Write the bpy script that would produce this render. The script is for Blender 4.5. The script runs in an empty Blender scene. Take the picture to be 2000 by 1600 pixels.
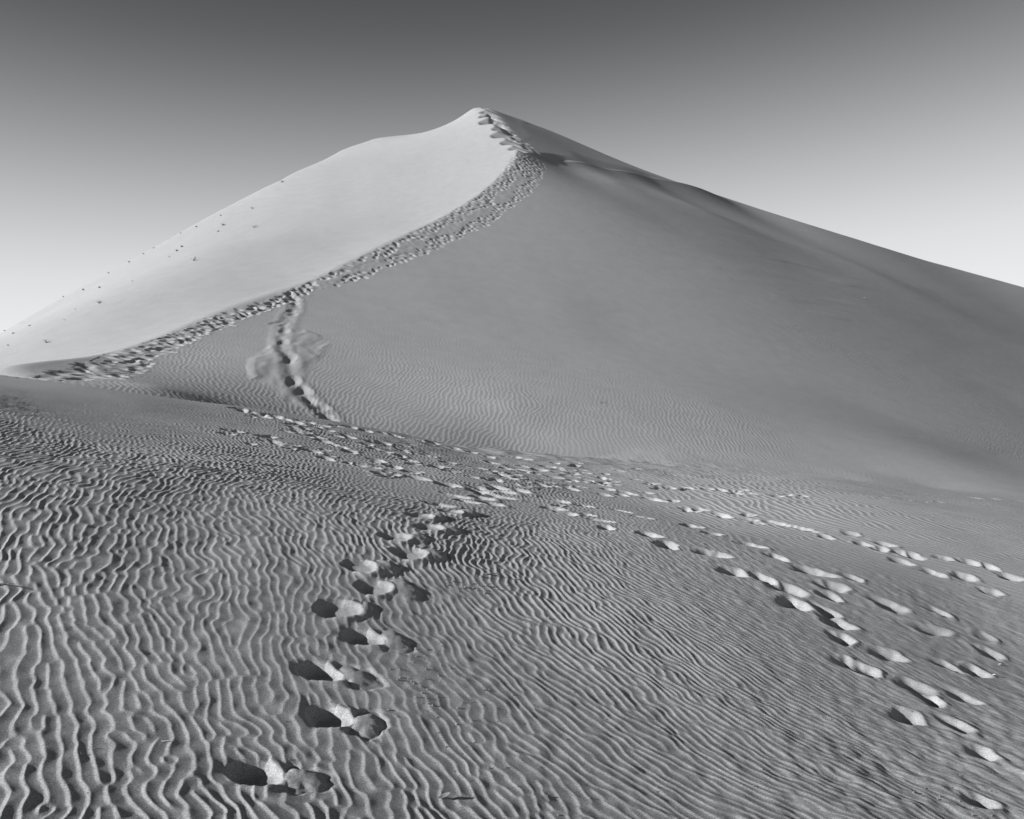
import bpy, math, random
import numpy as np

# ------------------------------------------------------------------ camera, sky, sun, exposure
S = bpy.context.scene
C = S.collection
F = 1500.0                                # focal length in photo pixels (photo is 2000 wide)
cam_d = bpy.data.cameras.new('camera'); cam = bpy.data.objects.new('camera', cam_d); C.objects.link(cam)
cam_d.sensor_width = 36.0; cam_d.lens = 36.0 * F / 2000.0
cam.location = (0, 0, 0); cam.rotation_euler = (math.radians(90), 0, 0)
cam_d.clip_start = 0.05; cam_d.clip_end = 12000
S.camera = cam

SUN_EL, SUN_AZ = 20.0, -110.0              # azimuth clockwise from +Y (the view direction)
w = bpy.data.worlds.new('World'); S.world = w; w.use_nodes = True
nt = w.node_tree; nt.nodes.clear()
sky = nt.nodes.new('ShaderNodeTexSky'); sky.sky_type = 'NISHITA'; sky.sun_disc = False
sky.sun_elevation = math.radians(SUN_EL); sky.sun_rotation = math.radians(SUN_AZ)
sky.altitude = 400; sky.air_density = 1.0; sky.dust_density = 1.0; sky.ozone_density = 1.0
sep = nt.nodes.new('ShaderNodeSeparateColor'); nt.links.new(sky.outputs[0], sep.inputs[0])
# black-and-white film behind a red filter: the blue of the sky falls off to near black upwards, the hazy horizon stays pale
tc = nt.nodes.new('ShaderNodeTexCoord'); sx = nt.nodes.new('ShaderNodeSeparateXYZ'); nt.links.new(tc.outputs['Generated'], sx.inputs[0])
lift = nt.nodes.new('ShaderNodeMath'); lift.operation = 'MULTIPLY_ADD'; lift.inputs[1].default_value = -0.055
nt.links.new(sx.outputs['X'], lift.inputs[0]); nt.links.new(sx.outputs['Z'], lift.inputs[2])
ramp = nt.nodes.new('ShaderNodeValToRGB'); ramp.color_ramp.interpolation = 'B_SPLINE'; nt.links.new(lift.outputs[0], ramp.inputs[0])
SKY = [(0.0, .86), (.09, .82), (.17, .70), (.23, .555), (.30, .36), (.37, .205), (.44, .10), (.52, .06), (.75, .035)]
while len(ramp.color_ramp.elements) < len(SKY): ramp.color_ramp.elements.new(.5)
for e, (p_, v_) in zip(ramp.color_ramp.elements, SKY): e.position = p_; e.color = (v_, v_, v_, 1)
rs = nt.nodes.new('ShaderNodeMath'); rs.operation = 'MULTIPLY_ADD'; rs.inputs[1].default_value = 0.004; nt.links.new(sep.outputs[0], rs.inputs[0]); nt.links.new(ramp.outputs[0], rs.inputs[2])
comb = nt.nodes.new('ShaderNodeVectorMath'); comb.operation = 'SCALE'; comb.inputs[0].default_value = (0.96, 0.977, 1.0)
nt.links.new(rs.outputs[0], comb.inputs['Scale'])
bg = nt.nodes.new('ShaderNodeBackground'); bg.inputs[1].default_value = 0.5
out = nt.nodes.new('ShaderNodeOutputWorld')
nt.links.new(comb.outputs[0], bg.inputs[0]); nt.links.new(bg.outputs[0], out.inputs[0])

sun_d = bpy.data.lights.new('sun', 'SUN'); sun = bpy.data.objects.new('sun', sun_d); C.objects.link(sun)
sun_d.energy = 5.0; sun_d.angle = math.radians(0.5); sun_d.color = (0.985, 0.995, 1.0)
sun.rotation_euler = (math.radians(90 - SUN_EL), 0, math.radians(-SUN_AZ + 180))
S.view_settings.view_transform = 'Standard'; S.view_settings.look = 'None'
S.view_settings.exposure = 1.1; S.view_settings.gamma = 1.0; S.view_settings.use_curve_mapping = False
S.cycles.max_bounces = 6

rng = np.random.default_rng(7); random.seed(7)

# ------------------------------------------------------------------ the lie of the land (x right, y away, z up, eye at 0)
def P(px, py, d): return ((px - 1000) / F * d, d, (800 - py) / F * d)
class TPS:
    def __init__(s, pts, lam=1e-3):
        p = np.array(pts, float); s.c = p[:, :2]; n = len(p)
        A = np.zeros((n + 3, n + 3)); A[:n, :n] = s.k(s.c[:, None, 0] - s.c[None, :, 0], s.c[:, None, 1] - s.c[None, :, 1]) + lam * np.eye(n)
        A[:n, n] = 1; A[:n, n + 1:] = s.c; A[n, :n] = 1; A[n + 1:, :n] = s.c.T
        s.w = np.linalg.solve(A, np.concatenate([p[:, 2], [0, 0, 0]]))
    def k(s, dx, dy):
        r2 = dx * dx + dy * dy
        return 0.5 * r2 * np.log(r2 + 1e-9)
    def __call__(s, x, y):
        n = len(s.c); z = s.w[n] + s.w[n + 1] * x + s.w[n + 2] * y
        for i in range(n): z = z + s.w[i] * s.k(x - s.c[i, 0], y - s.c[i, 1])
        return z
BITES = [(79.5,.2,.8),(77.2,.55,.7),(75.2,.7,.8),(72.6,.85,1.1),(69.3,.3,.6),(67.2,.65,.9),(64.6,.5,.7),(62.6,.4,.5)]       # footprints bite into the upper crest
ridge = [(60,735,15.5),(200,690,21),(400,620,28),(600,550,34.5),(700,503,38.5),(850,430,46),(960,360,54),(1010,292,62)]
peak = (945,208,80)
RP = [P(*q) for q in ridge]
Lp = RP + [P(*q) for q in [peak,(0,648,45),(150,562,50),(300,480,55),(550,348,66),(615,316,75),(648,298,79),(672,286,81),(700,281,82),(730,270,82),(870,247,82),(905,227,81),(926,210,80.5),(0,722,16.5),
          (-300,820,40),(-600,900,38),(-300,830,16),(200,600,33),(400,500,42),(665,400,55)]]
Lp += [(x + 14, y, z + 5.0) for x, y, z in RP] + [(P(*peak)[0] + 14, 80, P(*peak)[2] + 5)]
Rp = RP + [P(*q) for q in [(450,790,17.53),(650,818,19.12),(850,850,19.57),(1000,870,20.19),(1250,888,20.83),(1500,930,20.83),(1750,965,21.38),(2000,974,22.72),(650,700,24.76),(500,700,23.15),(1000,800,22.22),(1000,700,29.47),(1000,600,37.01),(1000,500,43.64),(1000,400,51.56),(1200,800,23.7),(1200,650,37.08),(1200,500,48.03),(1200,400,58.47),(1400,800,25.92),(1400,700,37.14),(1400,600,44.99),(1400,500,55.34),(1400,420,73.32),(1420,386,104.37),(1700,800,35.45),(1700,700,45.68),(1700,600,59.05),(1700,530,79.61),(1700,474,114.05),(1560,431,107.76),(1850,519,126.95),(2000,800,47.52),(2000,700,65.54),(2000,620,104.54),(2000,560,135.23),(1260,338,87.51),(1180,323,78.02),(1090,305,69.3),(1050,297,66.1),(2600,1000,48.84),(2600,850,99.19),(2600,740,152.59),(1100,450,49.72),(1100,600,38.53),(1100,700,31.15),(1300,500,51.11),(1300,600,42.51),(1300,430,60.34),(1560,520,64.29),(1560,620,48.47),(1850,640,64.7),(1850,740,47.65),(850,560,37.17),(850,660,30.85),(130,742,15.29),(230,748,15.92),(300,755,16.14),(1200,355,67.86),(1250,370,69.65),(1150,345,65.98),(1350,400,73.16)]]
Rp += [(x - 14, y, z + 5.0) for x, y, z in RP]
sh = [(1050,297,66.1),(1090,305,69.3),(1180,323,78.02),(1260,338,87.51)]
Rp += [(P(a, b, c)[0] * (c + 12) / c, c + 12, P(a, b, c)[2] + 7.4) for a, b, c in sh] + [(-3,80,36.5),(0,88,40),(0,75,32.5),(-10,80,42)]
Tp = [P(*q) for q in [(1420,387,105.5),(1560,432,109.5),(1700,475,115.5),(1850,520,129),(2000,561,136),(1420,402,124),(1560,446,127),(1700,490,133),(1850,534,146),(2000,575,153),(2400,700,180)]] + [P(*q) for q in sh] + [P(1010,292,62), P(*peak), P(1000,226,86), P(1100,266,92), P(1200,309,98), P(1262,336,106)]
Fp = [P(*q) for q in [(0,1600,2.69),(500,1600,2.96),(1000,1600,3.32),(1500,1600,3.73),(2000,1600,4.27),(500,1520,3.3),(650,1410,3.91),(620,1320,4.34),(700,1250,4.87),(660,1190,5.19),(730,1148,5.65),(700,1104,5.95),(800,1079,6.48),(770,1048,6.83),(845,1029,7.4),(885,997,8.39),(920,960,10.56),(985,940,12.05),(1000,910,14.74),(100,1400,3.47),(100,1250,4.1),(100,1100,4.89),(100,1000,5.63),(100,900,7.01),(100,800,10.68),(400,1200,4.75),(400,1000,6.43),(400,880,9.6),(0,730,13.17),(200,757,13.56),(400,785,14.62),(650,822,16.03),(850,858,16.92),(1000,880,17.99),(1150,893,19.03),(1250,903,19.98),(1300,1400,4.75),(1300,1150,7.05),(1300,1000,11.85),(1300,930,15.82),(1700,1300,6.41),(1700,1150,8.32),(1700,1050,10.9),(1990,1130,9.85),(1990,1300,7.26),(1700,990,13.33),(2000,1005,15.15),(1600,1450,4.82)]]
Fp += [(-14.4,12,1.3),(-9.6,8,.6),(-3.6,3,-1.2),(3.6,3,-2.3),(12,10,-2.75),(30,25,-4.2),(-.6,1,-1.45),(0,1,-1.6),(.6,1,-1.75)]
fL, fR, fT, fF = TPS(Lp), TPS(Rp, 5e-3), TPS(Tp), TPS(Fp, 6e-2)
def ip(u, xs, ys): return np.interp(u * F + 1000, xs, ys)
def rdrop(t, s, w): return 0.5 * s * (t + np.sqrt(t * t + w * w))
def smax(a, b, k):
    h = np.clip(0.5 + 0.5 * (a - b) / k, 0, 1); return b + (a - b) * h + k * h * (1 - h)
def smin(a, b, k): return -smax(-a, -b, k)
def crest_far(u): return ip(u, [-300,0,150,300,550,665,730,870,945,1100,1200,1270,1420,1560,1700,2000,2400], [42,45,50,55,66,79,82,82,80,96,102,108,110,115,122,146,180])
def crest_near(u): return ip(u, [-400,0,200,400,650,850,1000,1150,1250,1400,2000,2400], [12.87,13.22,13.61,14.67,16.08,16.97,18.04,19.08,20.03,20,22,23])
def base(u, d, parts=False):
    dc = crest_far(u); de = np.minimum(d, dc * 1.04); x = u * de
    zl = fL(x, de); zr = fR(x, de); zt = fT(x, de)
    ds = ip(u, [900,1010,1050,1090,1180,1260,1420,1560,1700,1850,2000], [62,62,66.1,69.3,78.02,87.51,104,108,114.5,127.5,134.5])
    zt = zt + 0.5 * np.maximum(0, ds - 1.0 - de)
    xr = np.interp(de, [62, 80], [.41, -2.93]); fade = np.exp(-(np.maximum(0, x - xr) / .8) ** 2)
    for yb, db, wb in BITES: zt = zt - db * np.exp(-((de - yb) / wb) ** 4) * fade
    big = smin(smin(zl, zr, 0.12), zt, np.clip((x - 2.5) * .25, .06, .6))
    big = big - rdrop(d - dc, 0.62, 0.5)
    dn = crest_near(u); big = big - 0.5 * np.maximum(0, 13 - d) - ip(u, [850,1050], [.45, .2]) * np.maximum(0, dn + .3 - d)
    zf = fF(u * np.minimum(d, dn * 1.06), np.minimum(d, dn * 1.06))
    s = ip(u, [1000,1250], [.42, 0.0])
    zf = zf - rdrop(d - dn, s, 0.10)
    zf = np.where(d > 40, -60.0, zf)
    k = ip(u, [900,1150,1300,1600], [.04,.12,.5,.6])
    z = np.maximum(smax(zf, big, k), -12.0)
    if parts: return z, zf, big, zl, zr, zt
    return z
_rd = np.exp(np.linspace(math.log(1.3), math.log(155), 6000))
def ray(px, py):
    u = (px - 1000) / F; v = (800 - py) / F
    z = base(np.full_like(_rd, u), _rd) / _rd
    i = int(np.argmax(z >= v)) if (z >= v).any() else int(np.argmax(z))
    if i > 0 and z[i] >= v:
        t = (v - z[i-1]) / (z[i] - z[i-1] + 1e-12); d = _rd[i-1] + t * (_rd[i] - _rd[i-1])
    else: d = _rd[i]
    return np.array([u * d, d])

# ------------------------------------------------------------------ wind ripples
def make_ripple_fields(n, cell, lam, angles, seed, sr=.17, st=.42, iters=3):
    """iterated oriented band-pass filtering: well-formed crests that fork and end; one complex field per orientation"""
    r = np.random.default_rng(seed); u0 = r.standard_normal((n, n))
    kx = np.fft.fftfreq(n, cell)[None, :]; ky = np.fft.fftfreq(n, cell)[:, None]
    kk = np.hypot(kx, ky); ph = np.arctan2(ky, kx); k0 = 1 / lam
    U = np.fft.fft2(u0); fields = []
    for a in angles:
        dph = (ph - a + math.pi) % (2 * math.pi) - math.pi
        G = np.exp(-((kk - k0) / (sr * k0)) ** 2 / 2 - (dph / st) ** 2 / 2)
        Z = np.fft.ifft2(U * G)
        G2 = np.exp(-((kk - k0) / (1.5 * sr * k0)) ** 2 / 2 - (dph / (st * 1.25)) ** 2 / 2)
        for _ in range(iters):
            q = Z.real; q = np.tanh(q / q.std() * 1.6)
            Z = np.fft.ifft2(np.fft.fft2(q) * G2)
        fields.append((Z / (np.abs(Z).mean())).astype(np.complex64))
    return fields
def cubic(fld, gx, gy):
    n = fld.shape[0]; ix = np.floor(gx).astype(np.int64); iy = np.floor(gy).astype(np.int64)
    fx = (gx - ix).astype(np.float32); fy = (gy - iy).astype(np.float32)
    def wts(t): return [((-t + 2) * t - 1) * t / 2, ((3 * t - 5) * t * t + 2) / 2, ((-3 * t + 4) * t + 1) * t / 2, (t - 1) * t * t / 2]
    wx, wy = wts(fx), wts(fy); o = 0
    for j in range(4):
        row = 0
        for i in range(4): row = row + wx[i] * fld[(iy + j - 1) % n, (ix + i - 1) % n]
        o = o + wy[j] * row
    return o
def value_noise(x, y, cell, seed, n=256):
    r = np.random.default_rng(seed); g = r.standard_normal((n, n)).astype(np.float32)
    K = np.fft.fft2(g); kx = np.fft.fftfreq(n)[None, :]; ky = np.fft.fftfreq(n)[:, None]
    g = np.fft.ifft2(K * np.exp(-(kx**2 + ky**2) * 2 * (math.pi * 0.8) ** 2)).real; g = (g / g.std()).astype(np.float32)
    return cubic(g, x / cell, y / cell).real
def orient_map(samples, u, d):
    """screen angle of the crest lines, measured on the photo, carried to the ground and blended"""
    P0, cs, sn = [], [], []
    for px, py, a in samples:
        a = math.radians(a); e = 9.0
        p, q = ray(px - e * math.cos(a), py - e * math.sin(a)), ray(px + e * math.cos(a), py + e * math.sin(a))
        t = math.atan2(q[1] - p[1], q[0] - p[0]) + math.pi / 2
        c = ray(px, py); P0.append((c[0] / c[1] * 1.6, math.log(c[1]))); cs.append(math.cos(2 * t)); sn.append(math.sin(2 * t))
    ws = 0; c2 = 0; s2 = 0; ld = np.log(d)
    for (a, b), c, s in zip(P0, cs, sn):
        wt = 1 / (((u * 1.6 - a) ** 2 + (ld - b) ** 2) + .035) ** 1.6
        ws = ws + wt; c2 = c2 + wt * c; s2 = s2 + wt * s
    return 0.5 * np.arctan2(s2, c2)
FGS = [(50,785,12),(100,850,150),(300,830,14),(50,950,128),(300,930,118),(500,900,108),(460,940,100),(700,950,82),(550,1050,86),(700,1000,80),(850,1070,65),
       (1050,1000,68),(1150,1050,58),(1050,1200,46),(1100,1400,40),(1300,1250,32),(1300,1450,35),(1500,1350,26),(1500,1550,33),(1700,1350,23),(1700,1150,20),
       (1900,1200,20),(1400,1050,40),(1500,1000,38),(1700,1030,20),(1900,1030,14),(800,1350,60),(850,1500,63),(600,1550,70),(600,1150,80),(300,1200,92),
       (100,1250,92),(100,1500,82),(300,1500,74),(450,1250,76),(700,1150,66),(950,1100,55)]
DUS = [(800,840,145),(850,830,125),(950,850,112),(1050,870,112),(1000,800,97),(800,760,115),(700,720,128),(750,600,65),(700,560,65),(850,600,60),(900,700,80),
       (1000,650,45),(1100,750,50),(1200,850,75),(1200,700,32),(1400,870,60),(1400,750,32),(1600,850,30),(1600,700,20),(1800,850,18),(1900,950,15),
       (1700,930,30),(1000,550,30),(900,520,45),(480,610,95),(520,640,90),(385,670,60),(350,725,20),(500,770,25),(440,640,80),(600,800,160)]

# ------------------------------------------------------------------ the mesh grid: columns fan out, rows follow what shows
NR = 2100
du = 1.3333 / 1024 * 0.92
ui = np.arange(-0.70, 0.70, du)
side = 0.70 + np.cumsum(np.linspace(du, 0.02, 70))
U = np.concatenate([-side[::-1], ui, side]); NC = len(U)
ds = np.exp(np.linspace(math.log(1.15), math.log(260), 2600))
Uc = np.linspace(U[0], U[-1], 200)
UU, DD = np.meshgrid(Uc, ds, indexing='ij'); ZZ = base(UU, DD); V = ZZ / DD
vis = (V >= np.maximum.accumulate(V, axis=1) - 0.004)
dV = np.abs(np.diff(V, axis=1)) * 768; dD = np.diff(DD, axis=1)
dm = DD[:, 1:]
mn = np.where(dm < 4.5, .013, np.where(dm < 20, .022 + (dm - 4.5) * .0022, np.where(dm < 34, .045, .12)))
mn = np.where(dm > 60, .3, mn); mn = np.where(dm > 135, 4.0, mn)
wt = np.where(vis[:, 1:], dV * 1.15 + dD / mn, dV * .08 + dD / (mn * 8)) + 1e-4
k = np.ones(9) / 9                                        # blend the spacing between neighbouring columns
wt = np.apply_along_axis(lambda a: np.convolve(np.pad(a, 4, 'edge'), k, 'valid'), 0, wt)
W = np.concatenate([np.zeros((len(Uc), 1)), np.cumsum(wt, axis=1)], axis=1)
print('row weight', W[:, -1].min(), W[:, -1].max())
W = W / W[:, -1:]
tt = np.linspace(0, 1, NR)
Dc = np.array([np.interp(tt, W[i], ds) for i in range(len(Uc))])
fi = np.interp(U, Uc, np.arange(len(Uc))); i0 = np.minimum(fi.astype(int), len(Uc) - 2); ff = (fi - i0)[:, None]
D = Dc[i0] * (1 - ff) + Dc[i0 + 1] * ff                  # NC x NR
UG = np.repeat(U[:, None], NR, axis=1)
X = UG * D; Y = D
Z, zf, big, zl, zr, zt_ = base(UG, D, True)
print('grid', NC, NR, NC * NR)
fgw = 1 / (1 + np.exp(-np.clip((zf - big) / .06, -30, 30)))     # 1 on the near dune, 0 on the big one
on_left = 1 / (1 + np.exp(-np.clip((zr - zl) / .10, -30, 30)))  # the sunlit flank beyond the ridge
PYs = 800 - Z / D * F; PXs = UG * F + 1000
ridge_x = np.interp(Y, [p[1] for p in RP], [p[0] for p in RP])

# ------------------------------------------------------------------ footprints
# fresh deep ones: hollow from left px to right px, its middle row, right end of the pushed-up sand
DEEP = [(438,556,1520,632,40),(592,690,1410,750,42),(577,668,1321,737,30),(666,748,1250,805,24),(612,704,1190,727,17),(693,765,1147,820,16),(668,736,1104,773,10),
        (762,834,1079,866,12),(740,802,1048,836,9),(808,866,1029,896,9),(793,848,1006,868,6),(856,905,997,931,7)]
# older ones: dark end and bright end
OLD = [(1415,1120,1448,1124),(1516,1151,1557,1158),(1532,1180,1565,1185),(1604,1144,1640,1150),(1567,1117,1607,1123),(1505,1091,1527,1092),
       (1612,1215,1651,1221),(1626,1246,1656,1249),(1714,1178,1755,1187),(1788,1224,1835,1233),(1706,1276,1752,1283),(1640,1295,1672,1301),(1760,1336,1805,1346),
       (1915,1273,1945,1275),(1882,1308,1917,1313),(1750,1397,1790,1402),(1895,1463,1928,1471),(1890,1555,1925,1562),(1680,1305,1700,1312),(1800,1362,1822,1366),
       (1174,1032,1192,1035),(1252,1049,1279,1051),(1287,1069,1315,1072),(1337,1028,1362,1031),(1380,1044,1402,1046),(1452,1065,1480,1070),(1375,1086,1407,1090),
       (1600,1046,1620,1048),(1647,1039,1670,1042),(1672,1059,1692,1062),(1715,1060,1738,1064),(1705,1071,1728,1073),(1767,1086,1795,1086),(1745,1094,1772,1099),
       (1881,1099,1905,1102),(1809,1117,1832,1120),(1867,1127,1895,1127),(1957,1129,1985,1130),(1920,1155,1945,1156),(1748,1077,1762,1080),(1925,1109,1940,1111)]
DIP = [(1832,1089),(1607,1163),(1601,1192),(1653,1127),(1813,1187),(1906,1235),(1832,1294),(1862,1356),(1477,1130),(1846,1409)]
FRESH_SMALL = [(849,981),(905,976),(952,980),(884,965),(935,970),(928,958),(964,937),(964,949),(1003,944),(1008,955),(960,918),(996,924),(956,900),(1010,914),(984,911),
       (986,931),(933,952),(974,925),(972,968),(948,966),(975,957)]
MID = [(778,874),(830,885),(868,899),(926,910),(954,923),(930,933),(850,908),(874,919),(790,919),(774,885),(865,945),(808,931),(748,922),(714,908),(728,894),(708,864),
       (730,874),(740,863),(766,850),(812,857),(840,862),(880,871),(914,880),(948,890),(760,908),(792,895),(1000,892),
       (600,877),(628,890),(520,859),(544,865),(448,840),(512,851),(694,904),(742,921),(572,833),(578,840),(570,823),(592,823),(548,817),(506,812),
       (480,804),(462,799),(500,808),(526,811),(632,839),(610,850),(622,858),(620,830),(674,851),(656,869),(676,879),(706,840),(746,846),(680,834),(722,861),
       (1122,907),(1067,911),(1047,915),(1112,936),(1076,929),(1052,945),(1142,941),(1157,943),(1105,952),(1181,955),(1208,966),(1175,966),(1263,974),(1278,978),(1271,944),
       (1177,935),(1137,923),(1301,952),(1331,953),(1377,956),(1404,959),(1434,965),(1464,966),(1082,976),(1135,988),(1072,991),(1096,1001),(1137,1004),(1206,1000),(1250,1014),
       (1166,1017),(1334,995),(1344,999),(1360,996),(1409,1009),(1399,1005),(1454,1006),(1470,1021),(1462,1015),(1500,1018),(1520,1022),(1540,1026),(1560,1030),(1580,1036),
       (1513,970),(1537,967),(1562,968),(1724,972),(1762,973),(1796,977),(1826,976),(1900,974),(1938,976),(1988,980)]
SLIDE = [(575,600,583,598),(572,594,580,592),(579,586,586,585),(562,576,570,575),(564,609,574,606),(566,617,576,613),(548,629,530,634),
         (562,632,548,660),(560,655,546,685),(572,690,562,712),(577,735,568,755),(592,755,600,768),(600,775,608,786),(628,796,636,795),(631,811,637,811),(641,819,646,818)]
prints = []     # dict: c (centre), ax (unit long axis), a, b, depth, kind, px, py
def add_print(p, q, a, b, depth, kind, **k):
    v = q - p; n = np.hypot(*v); ax = v / n if n > 1e-6 else np.array([1.0, 0])
    c = (p + q) / 2; prints.append(dict(c=c, ax=ax, a=a, b=b, depth=depth, kind=kind, seed=len(prints), **k))
for x0, x1, y, xm, hh in DEEP:
    c = ray((x0 + x1) / 2, y); a = (x1 - x0) / 2 / F * c[1]; m = ray(x1 + (xm - x1) * .38, y + hh * .30)
    n, f_ = ray((x0 + x1) / 2, y + (x1 - x0) * .19), None
    dy = 0.78 * a if c[1] < 5 else .9 * a
    prints.append(dict(c=c, ax=np.array([1.0, -.15]) / math.hypot(1, .15), a=a * 1.03, b=max(dy * 1.12, .11), depth=.034 + .008 * rng.random(), kind='deep', seed=len(prints),
                       m=m, ma=(xm - x1) / F * c[1] * .70, mb=dy * 1.25))
for x0, y0, x1, y1 in OLD:
    p, q = ray(x0, y0), ray(x1, y1); L = np.hypot(*(q - p)); dd = (p[1] + q[1]) / 2
    half = (x1 - x0) * .92 / F * dd
    v = q - p; v = np.array([max(v[0], .03), np.clip(v[1], -.9 * v[0], .9 * v[0])])
    add_print((p + q) / 2 - v / 2, (p + q) / 2 + v / 2, max(half, .11) * .85, .068 + .015 * rng.random() + .004 * dd, .041 + .012 * rng.random(), 'old')
for x, y in DIP:
    p = ray(x, y); add_print(p, p + [.1, -.05], .11, .09, .03, 'old')
for x, y in FRESH_SMALL:
    p = ray(x, y); e = p + [.1, -.02 - .05 * rng.random()]
    add_print(p, e, .17 + .05 * rng.random(), .13 + .04 * rng.random(), .075, 'fresh')
for x, y in MID:
    p = ray(x, y); k_ = 'mid'; sm = .72 if x > 1100 else 1.0; add_print(p, p + [.1, -.05 * rng.random()], (.13 + .05 * rng.random()) * sm, (.10 + .04 * rng.random()) * sm, .06 + .035 * rng.random(), k_)
trs = [(x + rng.normal() * 26, y + rng.normal() * 5) for x, y in MID[:80] for _ in range(1)] + [(1000 + 260 * rng.random() + 100 * rng.normal() * .3, 905 + 45 * rng.random()) for _ in range(40)]
for x, y in trs:
    lim = np.interp(x, [400,650,850,1000,1150,1250,1500], [790,828,864,888,900,905,930])
    if y < lim: continue
    p = ray(x, y); add_print(p, p + [.1, .06 * rng.normal()], .07 + .08 * rng.random(), .06 + .05 * rng.random(), .025 + .04 * rng.random(), 'mid')
for x0, y0, x1, y1 in SLIDE:
    p, q = ray(x0, y0), ray(x1, y1); n = np.hypot(*(q - p))
    add_print(p, q, min(max(.17, n * .55), .5), .15, .030, 'slide')
# the two trampled bands beside the crest: offsets to the right of the ridge line, in metres
acc = []
def try_add(x, y, r):
    for a_, b_ in acc[-400:]:
        if (a_ - x) ** 2 + (b_ - y) ** 2 < r * r: return False
    acc.append((x, y)); return True
lowb = np.array([ray(a, b) for a, b in [(130,742),(190,742),(250,733),(300,700),(385,657),(470,622),(600,572),(700,545),(850,487),(960,432),(1040,372),(1065,330),(1050,302)]])
gapb = np.array([ray(a, b) for a, b in [(640,552),(700,524),(780,492),(850,460),(960,405),(1020,350)]])
lowb = lowb[np.argsort(lowb[:, 1])]; gapb = gapb[np.argsort(gapb[:, 1])]
RX = lambda y: np.interp(y, [p[1] for p in RP], [p[0] for p in RP])
BW = lambda y: np.clip(np.interp(y, lowb[:, 1], lowb[:, 0]) - RX(y), .5, 4.5)
crest_prints = []
for tries in range(9000):
    y = 15.6 + 46 * rng.random() ** 1.2
    w1 = BW(y); off = .12 + (w1 - .1) * rng.random()
    if 32 < y < 57 and abs(RX(y) + off - np.interp(y, gapb[:, 1], gapb[:, 0])) < .34 * (1 + .5 * math.sin(y * 1.7)): continue
    if rng.random() < .025 or try_add(RX(y) + off, y, np.interp(y, [15, 25, 60], [.48, .34, .33])): crest_prints.append((RX(y) + off, y))
for x, y in crest_prints:
    th = rng.normal(.0, .4); v = np.array([math.cos(th), math.sin(th)])
    big_ = np.interp(y, [16, 26], [1.45, 1]); add_print(np.array([x, y]), np.array([x, y]) + v * .02, (.08 + .11 * rng.random()) * big_, (.06 + .08 * rng.random()) * big_ ** .5, (.035 + .065 * rng.random()), 'crest')
for i in range(46):
    t = rng.random(); px = 932 + 100 * t; py = 216 + 80 * t ** .9
    q = ray(px + 6 + 9 * rng.random(), py + 2 * rng.normal()); rr_ = .16 + .2 * rng.random()
    add_print(q, q + [.1, -.05 * rng.random()], rr_, rr_ * 1.3, .05 + .06 * rng.random(), 'bite')
print('prints', len(prints), 'crest', len(crest_prints))

# ------------------------------------------------------------------ masks where the wind has left no ripples
def inpoly(px, py, poly):
    r = np.zeros(px.shape, bool); n = len(poly)
    for i in range(n):
        (x1, y1), (x2, y2) = poly[i], poly[(i + 1) % n]
        c = ((y1 > py) != (y2 > py)) & (px < (x2 - x1) * (py - y1) / (y2 - y1 + 1e-9) + x1); r ^= c
    return r
SL = [(560,620),(590,640),(622,652),(646,665),(648,675),(625,705),(608,732),(615,755),(617,780),(606,800),(575,795),(560,787),(542,782),(540,762),(512,750),(510,742),(487,742),(479,717),(482,700),(517,675),(525,655),(540,635)]
SLw = [tuple(ray(a, b)) for a, b in SL]
slide = inpoly(X, Y, SLw) & (D > 17) & (D < 34)
def seg_dist(x, y, poly):
    m = np.full(x.shape, 9.0)
    for i in range(len(poly)):
        (x1, y1), (x2, y2) = poly[i], poly[(i + 1) % len(poly)]; ex, ey = x2 - x1, y2 - y1
        t = np.clip(((x - x1) * ex + (y - y1) * ey) / (ex * ex + ey * ey + 1e-9), 0, 1); m = np.minimum(m, np.hypot(x - x1 - t * ex, y - y1 - t * ey))
    return m
soft = np.clip(seg_dist(X[slide], Y[slide], SLw) / .25, 0, 1)

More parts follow.
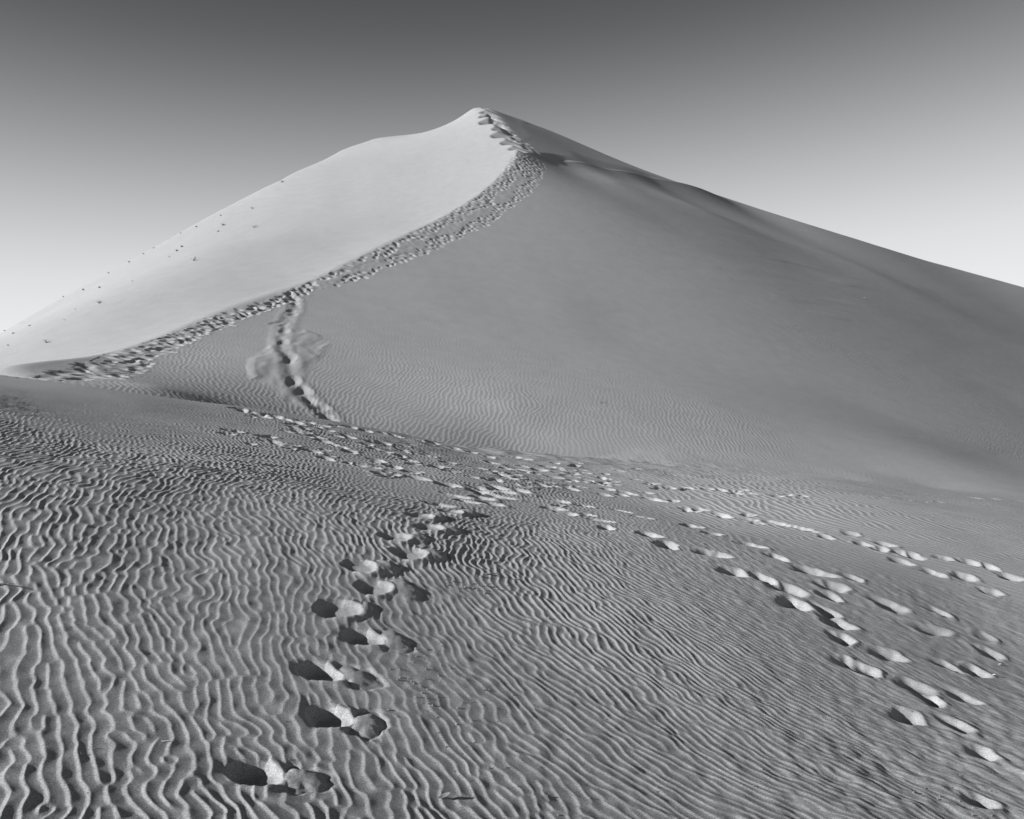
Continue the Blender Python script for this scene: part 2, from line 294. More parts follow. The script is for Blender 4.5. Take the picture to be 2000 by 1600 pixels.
# ------------------------------------------------------------------ displacement: ripples
H = np.zeros_like(Z)
angs = [math.radians(a) for a in range(-72, 108, 12)]
def ripple_height(sel, lam, cell, n, samples, seed, amp, sharp=.10, warp=.22):
    u_, d_, x_, y_ = UG[sel], D[sel], X[sel], Y[sel]
    th = orient_map(samples, u_, d_)
    ww = warp * lam
    x2 = x_ + ww * value_noise(x_, y_, lam * 1.15, seed + 1) ; y2 = y_ + ww * value_noise(x_, y_, lam * 1.15, seed + 2)
    x2 = x2 + .35 * lam * value_noise(x_, y_, lam * 6, seed + 3); y2 = y2 + .35 * lam * value_noise(x_, y_, lam * 6, seed + 4)
    th = th + math.radians(7) * value_noise(x_, y_, lam * 9, seed + 5)
    th = (th + math.radians(72)) % math.pi - math.radians(72)
    f = (th + math.radians(72)) / math.radians(12)
    flds = make_ripple_fields(n, cell, lam, angs, seed)
    Zc = np.zeros(x_.shape, np.complex64)
    for i in range(len(angs)):
        dist = np.abs(f - i); wgt = np.clip(1 - dist, 0, 1)
        wrap = (i == 0) & (f > len(angs) - 1); wgt = np.where(wrap, f - (len(angs) - 1), wgt)
        m = wgt > 0
        if m.any():
            zz = cubic(flds[i], x2[m] / cell, y2[m] / cell)
            if i == 0:
                wr = np.broadcast_to(wrap, wgt.shape)[m]; zz = np.where(wr, np.conj(zz), zz)
            Zc[m] += wgt[m] * zz
    A = np.abs(Zc); psi = np.angle(Zc)
    t = (psi / (2 * math.pi)) % 1.0; w_ = .27                  # narrow face towards the light, long gentle lee
    lee = np.clip(1 - t / (1 - w_), 0, 1) ** 1.75; stoss = np.clip((t - (1 - w_)) / w_, 0, 1) ** 1.35
    prof = np.maximum(lee * (t < 1 - w_), stoss * (t >= 1 - w_)); dt = np.minimum(t, 1 - t)
    prof = prof - sharp * np.exp(-(dt / .05) ** 2) - .36
    Ae = np.minimum(A / .8, 1) ** .8
    patch = .82 + .28 * value_noise(x_, y_, lam * 14, seed + 6)
    return prof * Ae * np.clip(patch, .5, 1.25) * amp, A
rt_ = np.clip((PXs - 1020) / 120, 0, 1) * (D < 60); wr = fgw * (1 - rt_) + rt_ / (1 + np.exp(-np.clip((20.5 - D) / .7, -30, 30)))   # weight of the near ripples
sel = (wr > .02) & (D < 32)
hr, _ = ripple_height(sel, .067, .0105, 2048, FGS, 11, .0074, .04, .20)
hfg = np.zeros_like(Z); hfg[sel] = hr
sel = (wr < .98) & (D > 14) & (D < 62) & (on_left < .9)
hr, _ = ripple_height(sel, .135, .02, 2048, DUS, 23, .0075, warp=.15)
hdu = np.zeros_like(Z); hdu[sel] = hr
wz = np.clip((PXs - 1150) / 250, 0, 1) * wr / (1 + np.exp(-np.clip((D - 8.8) / .9, -30, 30)))    # wider ripples in the lit hollow at the foot of the big dune
sel = (wz > .02) & (D < 32)
hr, _ = ripple_height(sel, .135, .02, 2048, FGS, 37, .0095, .05, .22)
hw = np.zeros_like(Z); hw[sel] = hr
off_ridge = X - ridge_x
bandw = BW(Y) + .1
calm = 1 / (1 + np.exp(-(off_ridge - bandw) / .15))
amp_du = np.interp(PYs, [430, 600, 700, 900], [.12, .55, .9, 1.0]) * calm
amp_du *= 1 - .85 * np.exp(-((PXs - 690) / 55) ** 2 - ((PYs - 712) / 24) ** 2)
amp_du *= 1 - .9 * np.exp(-((PXs - 520) / 90) ** 2 - ((PYs - 700) / 50) ** 2)
patchy = 1 / (1 + np.exp(-(value_noise(X, Y, 1.1, 91) + .3) * 2.5))
dist_zone = np.exp(-((PXs - 1290) / 150) ** 2 - ((PYs - 925) / 26) ** 2)
amp_du *= 1 - .75 * dist_zone * patchy
hdu = hdu * amp_du; hdu[slide] *= 1 - .9 * soft
amp_fg = np.ones_like(Z)
edge = np.exp(-((crest_near(UG) - D) / 1.6) ** 2) * ip(UG, [600,760,1150,1300], [.6,1,1,0]); amp_fg *= 1 - .8 * edge; amp_fg *= 1 - .75 * np.clip((D - 8.5) / 2.5, 0, 1) * np.clip((330 - PXs) / 250, 0, 1)
amp_fg *= 1 - .55 * np.exp(-((PXs - 900) / 90) ** 2 - ((PYs - 1150) / 30) ** 2)
amp_fg *= 1 - .35 * np.exp(-((PXs - 830) / 110) ** 2 - ((PYs - 1330) / 60) ** 2)
rt = 1 / (1 + np.exp(-(PXs + .0 * PYs - 1150) / 120)); amp_fg *= 1 - .18 * rt
far_r = np.clip((PXs - 1500) / 300, 0, 1) * np.clip((1120 - PYs) / 150, 0, 1); amp_fg *= 1 - .4 * far_r
H += (wr - wz) * hfg * amp_fg * np.interp(D, [2.5, 4, 6], [.78, .85, 1.0]) + wz * hw + (1 - wr) * hdu; del hw
del hfg, hdu
near = (D < 9)
lump = np.zeros_like(Z); xn, yn = X[near], Y[near]
br = np.clip((PXs[near] - 1200) / 500, 0, 1) * np.clip((PYs[near] - 1250) / 250, 0, 1)
lump[near] = (.0016 * value_noise(xn, yn, .035, 51) + .0022 * value_noise(xn, yn, .16, 53)) + br * (.0045 * value_noise(xn, yn, .10, 52) + .003 * value_noise(xn, yn, .03, 54))
H += lump; del lump
H += fgw * .012 * value_noise(X, Y, .9, 61) * np.clip(D / 4, .4, 1.5)
H += (1 - fgw) * .018 * value_noise(X, Y, 6.0, 62) * np.clip((D - 18) / 10, 0, 1)
tz = fgw * np.exp(-((PXs - 1050) / 400) ** 2 - ((PYs - (790 + .09 * PXs)) / 26) ** 2)
H += tz * (.009 * value_noise(X, Y, .11, 83) + .011 * value_noise(X, Y, .3, 84))
H += dist_zone * .018 * value_noise(X + .5 * Y, Y, .33, 63) * (1 - .5 * fgw)
inb = (off_ridge > .05) & (off_ridge < bandw - .1) & (D > 15) & (D < 64) & (fgw < .5)
H[inb] += .004 * value_noise(X[inb], Y[inb], .09, 81) + .006 * value_noise(X[inb], Y[inb], .25, 82)
# long wind streaks on the upper right flank and on the dark face under the peak
Rm = (1 - fgw) * (1 - on_left) * np.clip((D - 36) / 10, 0, 1)
H += Rm * .004 * value_noise(X * .25 + .02 * Y, Z * 1.6, .5, 64) * np.clip((PXs - 1000) / 250, 0, 1)
sk = (D > 40) & (PXs > 1200) & (PYs > 380) & (PYs < 700) & (on_left < .5)
st_ = np.clip(value_noise(X[sk] * .22 + .05 * Y[sk], Z[sk] * 2.2 + .25 * X[sk], .5, 87) - .9, 0, 2)
H[sk] += .035 * st_ * np.exp(-((PXs[sk] - 1620) / 240) ** 2 - ((PYs[sk] - (330 + .14 * PXs[sk])) / 75) ** 2)
H += (1 - fgw) * on_left * np.clip((D - 20) / 15, 0, 1) * .014 * value_noise(X * .3 + .2 * Y, Y * .12 - X * .3, .5, 65)
if slide.any():
    s_ = slide
    p_, q_ = ray(590, 790), ray(652, 672); dr = (q_ - p_) / np.hypot(*(q_ - p_))
    al = X[s_] * dr[0] + Y[s_] * dr[1]; ac = X[s_] * dr[1] - Y[s_] * dr[0] + .12 * np.sin(al * 1.7)
    H[s_] += soft * (.010 + .012 * value_noise(ac, al * .16, .22, 71) + .005 * value_noise(ac, al * .4, .09, 72))

TRK = [tuple(ray(a, b)) for a, b in [(566,575),(576,592),(574,606),(564,618),(554,640),(548,668),(552,685),(566,700),(566,722),(572,745),(588,762),(603,782),(622,796),(634,808),(642,820)]]
tm = (D > 16) & (D < 38) & (PXs > 480) & (PXs < 700); dist_t = np.full(int(tm.sum()), 9.0); xt, yt = X[tm], Y[tm]
for (x1, y1), (x2, y2) in zip(TRK[:-1], TRK[1:]):
    ex, ey = x2 - x1, y2 - y1; t_ = np.clip(((xt - x1) * ex + (yt - y1) * ey) / (ex * ex + ey * ey), 0, 1); dist_t = np.minimum(dist_t, np.hypot(xt - x1 - t_ * ex, yt - y1 - t_ * ey))
H[tm] += (-.030 + .012 * value_noise(xt, yt, .22, 86)) * np.exp(-(dist_t / .17) ** 2) + .010 * np.exp(-((dist_t - .34) / .12) ** 2)
# ------------------------------------------------------------------ displacement: footprints, and which faces belong to which
FID = np.full(Z.shape, -1, np.int32)      # footprint id of a vertex
PART = np.zeros(Z.shape, np.int8)         # 1 hollow, 2 pushed-up sand
def sstep(t): t = np.clip(t, 0, 1); return t * t * (3 - 2 * t)
for pi, p in enumerate(prints):
    cx, cy = p['c']; R = max(p['a'], p['b']) * 2.2 + (.35 if p['kind'] == 'deep' else .0)
    u0, u1 = (cx - R) / (cy - math.copysign(R, cx - R) * 1.0), (cx + R) / max(cy - math.copysign(R, -(cx + R)), .5)
    lo, hi = min(u0, u1, (cx - R) / (cy + R), (cx - R) / (cy - R)), max(u0, u1, (cx + R) / (cy - R), (cx + R) / (cy + R))
    i0, i1 = np.searchsorted(U, lo), np.searchsorted(U, hi)
    if i1 <= i0: continue
    js = np.where(((D[i0:i1] > cy - R) & (D[i0:i1] < cy + R)).any(axis=0))[0]
    if not len(js): continue
    j0, j1 = js[0], js[-1] + 1
    x, y = X[i0:i1, j0:j1] - cx, Y[i0:i1, j0:j1] - cy
    r = np.random.default_rng(1000 + p['seed'])
    a_, b_ = p['ax'][0] * x + p['ax'][1] * y, -p['ax'][1] * x + p['ax'][0] * y
    ang = np.arctan2(b_ / p['b'], a_ / p['a'])
    wob = 1 + .07 * np.sin(2 * ang + r.random() * 6) + .05 * np.sin(3 * ang + r.random() * 6) + .025 * np.sin(7 * ang + r.random() * 6)
    if p['kind'] in ('old', 'mid', 'fresh'): wob = wob + .10 * np.sin(2 * ang + r.random() * 6) + .08 * np.sin(3 * ang + r.random() * 6) + .05 * np.sin(5 * ang + r.random() * 6)
    rr = np.hypot(a_ / p['a'], b_ / p['b']) / wob
    h = H[i0:i1, j0:j1]; fid = FID[i0:i1, j0:j1]; part = PART[i0:i1, j0:j1]; dp = p['depth']
    if p['kind'] == 'deep':
        flat = sstep(1.35 - rr); h *= 1 - .85 * flat
        prof = np.minimum(np.clip((1 - rr) / .5, 0, 1), np.clip((1 - a_ / p['a']) / 1.2, 0, 1)); prof = prof - .12 * prof ** 4
        mx, my = X[i0:i1, j0:j1] - p['m'][0], Y[i0:i1, j0:j1] - p['m'][1]
        am = np.arctan2(my, mx); wm = 1 + .12 * np.sin(2 * am + r.random() * 6) + .07 * np.sin(5 * am + r.random() * 6) + .04 * np.sin(9 * am + r.random() * 6)
        rm = np.hypot(mx / p['ma'], my / p['mb']) / wm
        mound = (.030 + .008 * r.random()) * (1.0 if p['c'][1] < 4.9 else .68) * np.clip(1 - np.clip(rm, 0, 1) ** 2.6, 0, 1) * (.8 + .2 * np.clip(mx / p['ma'] * .5 + .5, 0, 1))
        steps =   .0016 * np.sin(rm * 11 + 2 * np.sin(am * 2)) * sstep((1 - rm) * 4) * sstep((rm - .55) * 4) + .0024 * value_noise(mx, my, .035, p['seed'] + 300, 64) * sstep((1 - rm) * 3)
        h *= 1 - .8 * sstep((1.25 - rm) * 2)
        rim = .022 * np.exp(-((rr - 1.05) / .26) ** 2) * np.clip(np.cos(ang), 0, 1) ** .45
        h += np.maximum(rim, (mound + steps) * sstep((rr - .85) * 4))
        h -= dp * prof
        mo = (rm < 1.0) & (rr >= 1.0); fid[mo] = pi; part[mo] = 2
        ho = rr < 1.03; fid[ho] = pi; part[ho] = 1
    elif p['kind'] == 'fresh':
        h *= 1 - .8 * sstep(1.5 - rr)
        h -= dp * np.minimum(np.clip((1 - rr) / .5, 0, 1), np.clip((1 - a_ / p['a']) / 1.1, 0, 1))
        h += .010 * np.exp(-((rr - 1.3) / .25) ** 2) * np.clip(.4 + np.cos(ang), 0, 1)
        ho = rr < 1.1; fid[ho] = pi; part[ho] = 1
    elif p['kind'] in ('old', 'mid'):
        h *= 1 - .9 * sstep(1.6 - rr)
        h -= dp * np.exp(-(rr ** 3.6) * 1.2) * np.clip(1 + .45 * a_ / p['a'], .3, 1.5)
        h += .009 * np.exp(-((rr - 1.35) / .25) ** 2) * (.5 + .5 * np.cos(ang)) + .0028 * value_noise(x, y, .055, p['seed'] + 300, 64) * sstep((2.0 - rr) * 1.5)
        ho = rr < 1.05; fid[ho] = pi; part[ho] = 1
    elif p['kind'] == 'slide':
        h -= dp * np.exp(-(rr ** 2.2) * 1.2); h += .006 * np.exp(-((rr - 1.4) / .3) ** 2)
        ho = rr < 1.0; fid[ho] = pi; part[ho] = 1
    elif p['kind'] == 'bite':
        h -= dp * np.exp(-(rr ** 3) * 1.1); ho = rr < 1.0; fid[ho] = pi; part[ho] = 1
    else:
        h -= dp * np.exp(-(rr ** 2.2) * 1.2); h += dp * .10 * np.exp(-((rr - 1.5) / .35) ** 2)
        ho = rr < 1.0; fid[ho] = pi; part[ho] = 1
Z += H
# ------------------------------------------------------------------ materials
def new_mat(name, col=(.45, .45, .45), rough=1.0):
    m = bpy.data.materials.new(name); m.use_nodes = True; b = m.node_tree.nodes['Principled BSDF']
    b.inputs['Base Color'].default_value = (*col, 1); b.inputs['Roughness'].default_value = rough
    b.inputs['Specular IOR Level'].default_value = 0.08
    return m
SAND = (.258, .258, .262)
def sand_material():
    m = new_mat('sand', SAND); N = m.node_tree.nodes; L = m.node_tree.links; b = N['Principled BSDF']
    geo = N.new('ShaderNodeNewGeometry')
    def noise(sc, det=2.0, rough=.6):
        n = N.new('ShaderNodeTexNoise'); n.inputs['Scale'].default_value = sc; n.inputs['Detail'].default_value = det; n.inputs['Roughness'].default_value = rough
        L.new(geo.outputs['Position'], n.inputs['Vector']); return n
    grain = noise(150, 5.0, .85); mott = noise(1.4, 4.0)
    # single dark and pale grains
    r1 = N.new('ShaderNodeMapRange'); r1.inputs['From Min'].default_value = .30; r1.inputs['From Max'].default_value = .70
    r1.inputs['To Min'].default_value = .15; r1.inputs['To Max'].default_value = 1.85; L.new(grain.outputs['Fac'], r1.inputs['Value'])
    r2 = N.new('ShaderNodeMapRange'); r2.inputs['From Min'].default_value = .3; r2.inputs['From Max'].default_value = .7
    r2.inputs['To Min'].default_value = .95; r2.inputs['To Max'].default_value = 1.05; L.new(mott.outputs['Fac'], r2.inputs['Value'])
    mm = N.new('ShaderNodeMath'); mm.operation = 'MULTIPLY'; L.new(r1.outputs[0], mm.inputs[0]); L.new(r2.outputs[0], mm.inputs[1])
    sc = N.new('ShaderNodeVectorMath'); sc.operation = 'SCALE'; sc.inputs[0].default_value = SAND; L.new(mm.outputs[0], sc.inputs['Scale'])
    L.new(sc.outputs[0], b.inputs['Base Color'])
    bn = noise(180, 3.0, .75); bump = N.new('ShaderNodeBump'); bump.inputs['Strength'].default_value = .55; bump.inputs['Distance'].default_value = .003
    L.new(bn.outputs['Fac'], bump.inputs['Height'])
    L.new(bump.outputs[0], b.inputs['Normal'])
    return m
M_SAND = sand_material()
M_TWIG = new_mat('dry_wood', (.09, .09, .092), .8); M_PALE = new_mat('bleached_wood', (.36, .365, .37), .7)
M_TUFT = new_mat('dry_grass', (.10, .10, .105), .9); M_CLOD = new_mat('crusted_sand', (.16, .162, .165), .95); M_LEAF = new_mat('dry_leaf', (.2, .2, .205), .6)

# ------------------------------------------------------------------ cut the sheet into its objects
def tag(o, label=None, cat=None, group=None, kind=None):
    if label: o['label'] = label
    if cat: o['category'] = cat
    if group: o['group'] = group
    if kind: o['kind'] = kind
    return o
co = np.stack([X, Y, Z], axis=-1)
du_ = np.empty_like(co); du_[1:-1] = co[2:] - co[:-2]; du_[0] = co[1] - co[0]; du_[-1] = co[-1] - co[-2]
dv_ = np.empty_like(co); dv_[:, 1:-1] = co[:, 2:] - co[:, :-2]; dv_[:, 0] = co[:, 1] - co[:, 0]; dv_[:, -1] = co[:, -1] - co[:, -2]
nrm = np.cross(du_, dv_); del du_, dv_
nrm /= np.linalg.norm(nrm, axis=-1, keepdims=True) + 1e-12
co = co.reshape(-1, 3); nrm = nrm.reshape(-1, 3).astype(np.float32)
ii, jj = np.meshgrid(np.arange(NC - 1), np.arange(NR - 1), indexing='ij'); v0 = (ii * NR + jj).ravel()
quads = np.stack([v0, v0 + NR, v0 + NR + 1, v0 + 1], axis=1)
ffid = FID[:-1, :-1].ravel(); fpart = PART[:-1, :-1].ravel()
ffg = (wr[:-1, :-1].ravel() > .5)
del FID, PART
def build(name, q, mat, origin=(0, 0, 0), parent=None):
    vs, inv = np.unique(q, return_inverse=True); inv = inv.reshape(-1).astype(np.int32)
    me = bpy.data.meshes.new(name); n = len(q)
    me.vertices.add(len(vs)); me.vertices.foreach_set('co', (co[vs] - np.array(origin)).astype(np.float32).ravel())
    me.loops.add(4 * n); me.loops.foreach_set('vertex_index', inv)
    me.polygons.add(n); me.polygons.foreach_set('loop_start', np.arange(0, 4 * n, 4, dtype=np.int32))
    me.polygons.foreach_set('use_smooth', np.ones(n, bool))
    me.update(calc_edges=True)
    me.normals_split_custom_set_from_vertices(nrm[vs])
    me.materials.append(mat)
    o = bpy.data.objects.new(name, me); C.objects.link(o); o.location = origin
    if parent: o.parent = parent; o.location = (0, 0, 0)
    return o
# size of each print in the picture decides which 290 stand alone
order = []
cnt = np.bincount(ffid[ffid >= 0], minlength=len(prints))
for pi, p in enumerate(prints):
    if cnt[pi] < 6: continue
    d = p['c'][1]; order.append((-(p['a'] * p['b'] / d ** 2) * (1.0 if p['kind'] not in ('crest', 'bite') else .6), pi))
order.sort(); alone = [pi for _, pi in order[:288]]
alone_set = set(alone)
srt = np.argsort(ffid, kind='stable'); sf = ffid[srt]; starts = np.searchsorted(sf, np.arange(len(prints))); ends = np.searchsorted(sf, np.arange(len(prints)), side='right')
STEPS = ['nearest', 'second', 'third', 'fourth', 'fifth', 'sixth', 'seventh', 'eighth', 'ninth', 'tenth', 'eleventh', 'twelfth']
def ordw(i): 
    t = ['first','second','third','fourth','fifth','sixth','seventh','eighth','ninth','tenth','eleventh','twelfth','thirteenth','fourteenth','fifteenth','sixteenth','seventeenth','eighteenth','nineteenth','twentieth']
    if i < 20: return t[i]
    h_ = (i + 1) // 100; i = (i + 1) % 100 - 1; pre = 'hundred-and-' * h_
    if i < 0: return 'hundredth'
    if i < 20: return pre + t[i]
    tens = {2:'twenty',3:'thirty',4:'forty',5:'fifty',6:'sixty',7:'seventy',8:'eighty',9:'ninety'}[(i + 1) // 10]; tens = pre + tens; u_ = (i + 1) % 10
    return (tens[:-1] + 'ieth') if u_ == 0 else tens + '-' + t[u_ - 1]
nd = no = nf = ns = 0
oldi = sorted([i for i in alone if prints[i]['kind'] == 'old'], key=lambda i: prints[i]['c'][1])
fri = sorted([i for i in alone if prints[i]['kind'] == 'fresh'], key=lambda i: prints[i]['c'][1])
midi = sorted([i for i in alone if prints[i]['kind'] == 'mid'], key=lambda i: prints[i]['c'][0] / prints[i]['c'][1])
cri = sorted([i for i in alone if prints[i]['kind'] in ('crest', 'bite')], key=lambda i: prints[i]['c'][1])
sli = sorted([i for i in alone if prints[i]['kind'] == 'slide'], key=lambda i: prints[i]['c'][1])
for pi in alone:
    p = prints[pi]; fc = srt[starts[pi]:ends[pi]]; org = (float(p['c'][0]), float(p['c'][1]), float(base(np.array([p['c'][0] / p['c'][1]]), np.array([p['c'][1]]))[0]))
    if p['kind'] == 'deep':
        e = bpy.data.objects.new('footprint', None); C.objects.link(e); e.location = org; e.empty_display_size = .1
        build('hollow', quads[fc[fpart[fc] == 1]], M_SAND, org, e)
        q2 = fc[fpart[fc] == 2]
        if len(q2) > 20: build('pushed_up_sand', quads[q2], M_SAND, org, e)
        side_ = ['on the left side of', 'on the right side of'][[0,1,0,1,0,1,0,1,0,1,0,1][pi]]
        lab = 'deep footprint with black shadow and pushed-up sand, ' + ('nearest' if pi == 0 else STEPS[pi] + ' nearest') + ' in zigzag trail'
        tag(e, lab, 'footprint', 'deep fresh footprints in the zigzag trail')
        continue
    o = build('footprint', quads[fc], M_SAND, org)
    if p['kind'] == 'old':
        tag(o, 'shallow wind-worn footprint with bright right wall, %s nearest of the right-hand trail' % ordw(oldi.index(pi)), 'footprint', 'worn footprints in the right-hand trail')
    elif p['kind'] == 'fresh':
        tag(o, 'small fresh footprint in the cluster where the trails cross, %s nearest of it' % ordw(fri.index(pi)), 'footprint', 'fresh footprints where the trails cross')
    elif p['kind'] == 'slide':
        tag(o, 'hollow step in the sand slide below the ridge, %s from its foot' % ordw(sli.index(pi)), 'footprint', 'steps down the sand slide')
    elif p['kind'] == 'mid':
        tag(o, 'small worn footprint among crossing tracks along the near dune edge, %s from the left' % ordw(midi.index(pi)), 'footprint', 'worn footprints along the near dune edge')
    else:
        tag(o, 'tiny footprint in the trampled band beside the big ridge, %s from its foot' % ordw(cri.index(pi)), 'footprint', 'footprints beside the ridge')
isal = np.zeros(len(prints) + 1, bool); isal[alone] = True
rest = (ffid >= 0) & ~isal[ffid]
if rest.any(): tag(build('trampled_sand', quads[rest], M_SAND), 'sand trampled by countless footprints high on the ridge', 'trampled sand', None, 'stuff')
fsl = slide[:-1, :-1].ravel() & (ffid < 0)
tag(build('sand_slide', quads[fsl], M_SAND), kind='structure')
free = (ffid < 0) & ~fsl
tag(build('ground', quads[free & ffg], M_SAND), kind='structure')
tag(build('sand_dune', quads[free & ~ffg], M_SAND), kind='structure')

# ground behind the camera and the plain beyond, coarse
def grid_obj(name, xs, ys, fn):
    vx, vy = np.meshgrid(xs, ys, indexing='ij'); vz = fn(vx, vy); v = np.stack([vx, vy, vz], -1).reshape(-1, 3); n2 = len(ys)
    fs = [(i * n2 + j, (i + 1) * n2 + j, (i + 1) * n2 + j + 1, i * n2 + j + 1) for i in range(len(xs) - 1) for j in range(n2 - 1)]
    me = bpy.data.meshes.new(name); me.from_pydata(v.tolist(), [], fs); me.shade_smooth(); me.materials.append(M_SAND)
    o = bpy.data.objects.new(name, me); C.objects.link(o); return tag(o, kind='structure')
grid_obj('terrain', np.linspace(-9, 9, 60), np.linspace(-9, 1.3, 40), lambda x, y: fF(x * .6, np.maximum(y, .6)) - .06 - np.maximum(0, -y) * .05)
grid_obj('desert_plain', np.linspace(-6000, 6000, 25), np.linspace(-6000, 6000, 25), lambda x, y: -13.5 + 0 * x)

# ------------------------------------------------------------------ small things lying or growing on the sand
zi_cache = {}
def surf(x, y):
    u = x / y; i = int(np.clip(np.searchsorted(U, u), 1, NC - 2)); i = i if abs(U[i] - u) < abs(U[i-1] - u) else i - 1
    return float(np.interp(y, D[i], Z[i]))
def raysurf(px, py):
    u = (px - 1000) / F; v = (800 - py) / F; i = int(np.argmin(np.abs(U - u))); t = Z[i] / D[i]
    m = t >= v; j = int(np.argmax(m)) if m.any() else int(np.argmax(t[D[i] < 100]))
    return u * D[i, j], D[i, j], Z[i, j]
def mesh_obj(name, verts, faces, mat, loc):
    me = bpy.data.meshes.new(name); me.from_pydata(verts, [], faces); me.materials.append(mat)
    o = bpy.data.objects.new(name, me); C.objects.link(o); o.location = loc; return o
def stick(vs, fs, a, b, r0, r1, n=5):
    a, b = np.array(a, float), np.array(b, float); t = b - a; t /= np.linalg.norm(t) + 1e-9
    s = np.cross(t, [0, 0, 1]); s = s / np.linalg.norm(s) if np.linalg.norm(s) > 1e-3 else np.array([1.0, 0, 0]); q = np.cross(t, s); k = len(vs)
    for c, r in ((a, r0), (b, r1)):
        for i in range(n):
            an = 2 * math.pi * i / n; vs.append(tuple(c + r * (math.cos(an) * s + math.sin(an) * q)))
    for i in range(n): fs.append((k + i, k + (i + 1) % n, k + n + (i + 1) % n, k + n + i))
    fs.append(tuple(k + i for i in range(n))[::-1]); fs.append(tuple(k + n + i for i in range(n)))
def make_tuft(r, s, blades=26):
    vs, fs = [], []
    for _ in range(blades):
        an = r.random() * 6.28; le = s * (.5 + .7 * r.random()); ti = .35 + .8 * r.random(); rad = s * .16 * r.random()
        p0 = np.array([math.cos(an) * rad, math.sin(an) * rad, -.02]); w_ = .012 + .012 * s
        prev = p0; side_ = np.array([-math.sin(an), math.cos(an), 0]) * w_; k = len(vs)
        for j in range(4):
            t = j / 3; p = p0 + np.array([math.cos(an) * le * t * math.sin(ti * (0.6 + .6 * t)), math.sin(an) * le * t * math.sin(ti * (.6 + .6 * t)), le * t * math.cos(ti * (.5 + .5 * t))])
            vs.append(tuple(p - side_ * (1 - .8 * t))); vs.append(tuple(p + side_ * (1 - .8 * t)))
        for j in range(3): fs.append((k + 2 * j, k + 2 * j + 1, k + 2 * j + 3, k + 2 * j + 2))
    return vs, fs
TUFTS = [(551,357,1.0,'alone high under the skyline'),(493,408,.9,'alone a little below the skyline'),(436,441,1.25,'largest dark one in the middle of the flank'),(426,453,.9,'just below the largest one'),
         (431,422,.6,'tiny one above the largest'),(355,483,1.0,'dark one left of the pale bush'),(345,491,1.0,'just below another dark one left of the pale bush'),(331,502,.5,'tiny one at the foot of a dark pair'),
         (383,444,.8,'close under the skyline above the pale bush'),(353,457,.6,'close under the skyline, left of the one above the pale bush'),(300,485,.7,'on the skyline, fifth from the highest'),
         (252,513,.8,'on the skyline at its middle'),(280,497,.7,'on the skyline beside a taller gap'),(212,534,.7,'on the skyline, lower middle'),(163,567,1.0,'just under the skyline, lower left'),
         (195,563,1.0,'inside the lower slope right of the skyline one'),(124,580,.7,'on the skyline in the lower left'),(26,652,.9,'near the left edge, dark'),(58,637,.8,'near the left edge above a dark one'),
         (16,675,.7,'lowest near the left edge'),(259,550,.5,'tiny one alone in the lower middle of the flank'),(126,625,.5,'tiny one alone low on the flank'),(9,642,.7,'on the skyline at the left edge'),
         (147,604,.5,'tiny one below a pale bush'),(331,468,.4,'tiny speck just under the skyline')]
TR = np.random.default_rng(5)
for px, py, s, wh in TUFTS:
    x, y, z = raysurf(px, py); sz = .17 * s * y / 55
    vs, fs = make_tuft(TR, sz, 34)
    tag(mesh_obj('grass_tuft', vs, fs, M_TUFT, (x, y, z)), 'dark grass tuft, ' + wh, 'grass tuft', 'grass tufts on the bright flank')
for px, py, wh in [(378,510,'below the skyline in the middle of the bright flank'),(496,445,'highest on the bright flank'),(194,593,'on the lower bright flank'),(91,670,'lowest on the bright flank near the left edge')]:
    x, y, z = raysurf(px, py); vs, fs = make_tuft(TR, .36 * y / 55, 24)
    tag(mesh_obj('dry_bush', vs, fs, M_PALE, (x, y, z)), 'pale bleached dry bush, ' + wh, 'bush', 'pale bushes on the bright flank')
def make_twig(r, L_, rad, forks=3):
    vs, fs = [], []; p = np.array([-L_ / 2, 0, rad * .6]); di = np.array([1.0, 0, 0])
    for i in range(4):
        q = p + di * L_ / 4 + np.array([0, r.normal(0, L_ * .05), abs(r.normal(0, L_ * .03))]); stick(vs, fs, p, q, rad * (1 - i * .18), rad * (.85 - i * .18))
        if i < forks: stick(vs, fs, q, q + np.array([L_ * .22, r.normal(0, L_ * .16), L_ * .14 * r.random()]), rad * .5, rad * .15)
        p = q
    return vs, fs
for px, py, L_, rz, mat, lab, cat in [
        (957,1124,.17,-.2,M_TWIG,'dark forked twig right of the deep trail, above the crusted patch','twig'),
        (4,1145,.14,.1,M_TWIG,'dark twig lying at the left edge of the photo','twig'),
        (320,1449,.06,.0,M_PALE,'short pale twig on the ripples left of the deep trail','twig'),
        (157,1444,.035,.6,M_TWIG,'tiny dark twig between ripple crests at lower left','twig'),
        (125,1128,.04,.0,M_TWIG,'tiny dark twig on the ripples at far left','twig'),
        (1018,1214,.07,-.1,M_TWIG,'small twig with pale tip in the middle of the rippled sand','twig'),
        (1685,583,.38,.0,M_PALE,'long pale stick high on the right flank of the big dune','stick'),
        (1842,591,.32,-.9,M_PALE,'leaning pale stick high on the flank, nearest the right edge','stick'),
        (1591,540,.16,.3,M_PALE,'small pale stick high on the right flank, left of the longer ones','stick'),
        (1524,566,.25,.1,M_TWIG,'small dark stick on the right flank of the big dune','stick'),
        (1178,788,.2,.4,M_TWIG,'small dark stick at the foot of the rippled slope','stick')]:
    x, y, z = raysurf(px, py); vs, fs = make_twig(TR, L_, .045 * L_ if L_ < .3 else .03 * L_)
    o = mesh_obj(cat, vs, fs, mat, (x, y, z)); o.rotation_euler = (0, 0, rz); tag(o, lab, cat)
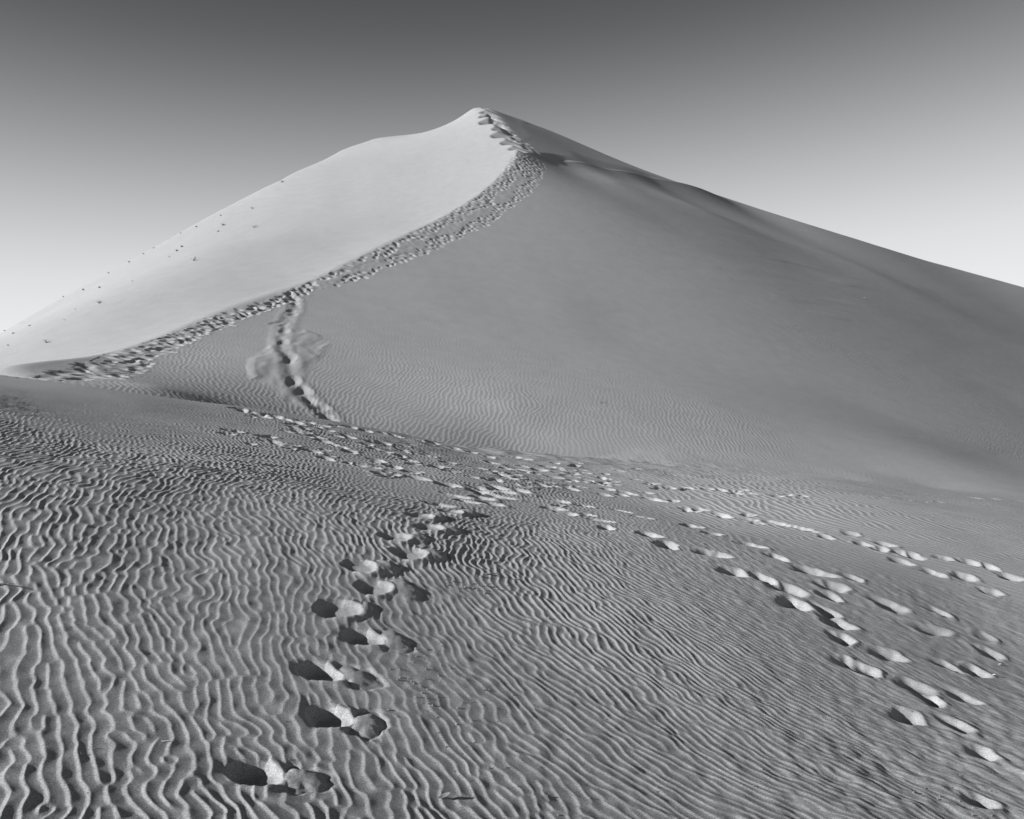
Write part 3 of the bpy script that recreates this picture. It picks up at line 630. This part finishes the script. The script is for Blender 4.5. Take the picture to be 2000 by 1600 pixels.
def make_leaf(r, L_):
    vs, fs = [], []
    for i in range(7):
        t = i / 6; w_ = L_ * .22 * math.sin(math.pi * (t * .9 + .05)); zc = L_ * .35 * (t - .5) ** 2
        vs += [((t - .5) * L_, -w_, zc + w_ * .7), ((t - .5) * L_, 0, zc), ((t - .5) * L_, w_, zc + w_ * .5),
               ((t - .5) * L_, -w_, zc + w_ * .7 - .0012), ((t - .5) * L_, 0, zc - .0012), ((t - .5) * L_, w_, zc + w_ * .5 - .0012)]
    for i in range(6):
        a = i * 6; b = a + 6
        fs += [(a, b, b + 1, a + 1), (a + 1, b + 1, b + 2, a + 2), (a + 3, a + 4, b + 4, b + 3), (a + 4, a + 5, b + 5, b + 4), (a, a + 3, b + 3, b), (a + 2, b + 2, b + 5, a + 5)]
    return vs, fs
for px, py, L_, rz, mat, lab in [(868,1558,.055,.5,M_LEAF,'curled dry leaf on the sand right of the nearest deep footprint'),
        (1952,1299,.032,.1,M_PALE,'pale curled leaf above another near the right edge'),(1941,1321,.03,-.4,M_PALE,'pale curled leaf below another near the right edge')]:
    x, y, z = raysurf(px, py); vs, fs = make_leaf(TR, L_); o = mesh_obj('leaf', vs, fs, mat, (x, y, z + .006)); o.rotation_euler = (.3, -.2, rz); tag(o, lab, 'leaf')
# crumbs of crusted sand thrown out to the right of the deep trail
def make_clod(r, s):
    import bmesh
    bm = bmesh.new(); bmesh.ops.create_icosphere(bm, subdivisions=1, radius=s)
    for v in bm.verts: v.co *= .65 + .7 * r.random(); v.co.z *= .75
    me = bpy.data.meshes.new('sand_clod'); bm.to_mesh(me); bm.free(); me.materials.append(M_CLOD); return me
clod_meshes = [make_clod(TR, 1.0) for _ in range(6)]
patches = [(925,1150,24,6,18,.008,'on the crusted patch right of the deep trail'),(905,1143,50,16,16,.006,'around the crusted patch'),(955,1124,12,3,8,.009,'beside the forked twig'),
    (830,1275,38,16,18,.0045,'right of the fourth deep footprint'),(815,1328,20,6,7,.007,'in the clump right of the third deep footprint'),(870,1350,70,45,44,.005,'on ripples right of the third deep footprint'),
    (900,1440,60,50,20,.0045,'on ripples right of the second deep footprint'),(1020,1215,40,8,6,.006,'near the small middle twig'),(1000,1380,70,60,18,.004,'on the middle ripples'),
    (1130,1480,110,70,18,.004,'at bottom centre'),(1650,1370,70,20,24,.0045,'left of the worn footprints'),(1880,1560,60,30,20,.005,'at bottom right'),
    (1350,1500,120,60,16,.004,'on the ripples right of bottom centre'),(300,1250,180,200,18,.0035,'on the ripples left of the deep trail')]
ci = 0
for cx, cy, sx, sy, n, s0, wh in patches:
    pts = sorted((cx + TR.normal() * sx, cy + TR.normal() * sy, s0 * (.6 + .9 * TR.random())) for _ in range(n))
    k = 0
    for px, py, s_ in pts:
        if not (0 < px < 2000 and py < 1595): continue
        x, y, z = raysurf(px, py)
        if y > 14: continue
        o = bpy.data.objects.new('sand_clod', clod_meshes[ci % 6]); C.objects.link(o); o.location = (x, y, z + s_ * .3); o.scale = (s_, s_ * .9, s_); ci += 1
        o.rotation_euler = (TR.random(), TR.random(), TR.random() * 6)
        tag(o, 'dark sand crumb ' + wh + ', %s from the left' % ordw(k), 'sand clod', 'crumbs of crusted sand'); k += 1
print('done')
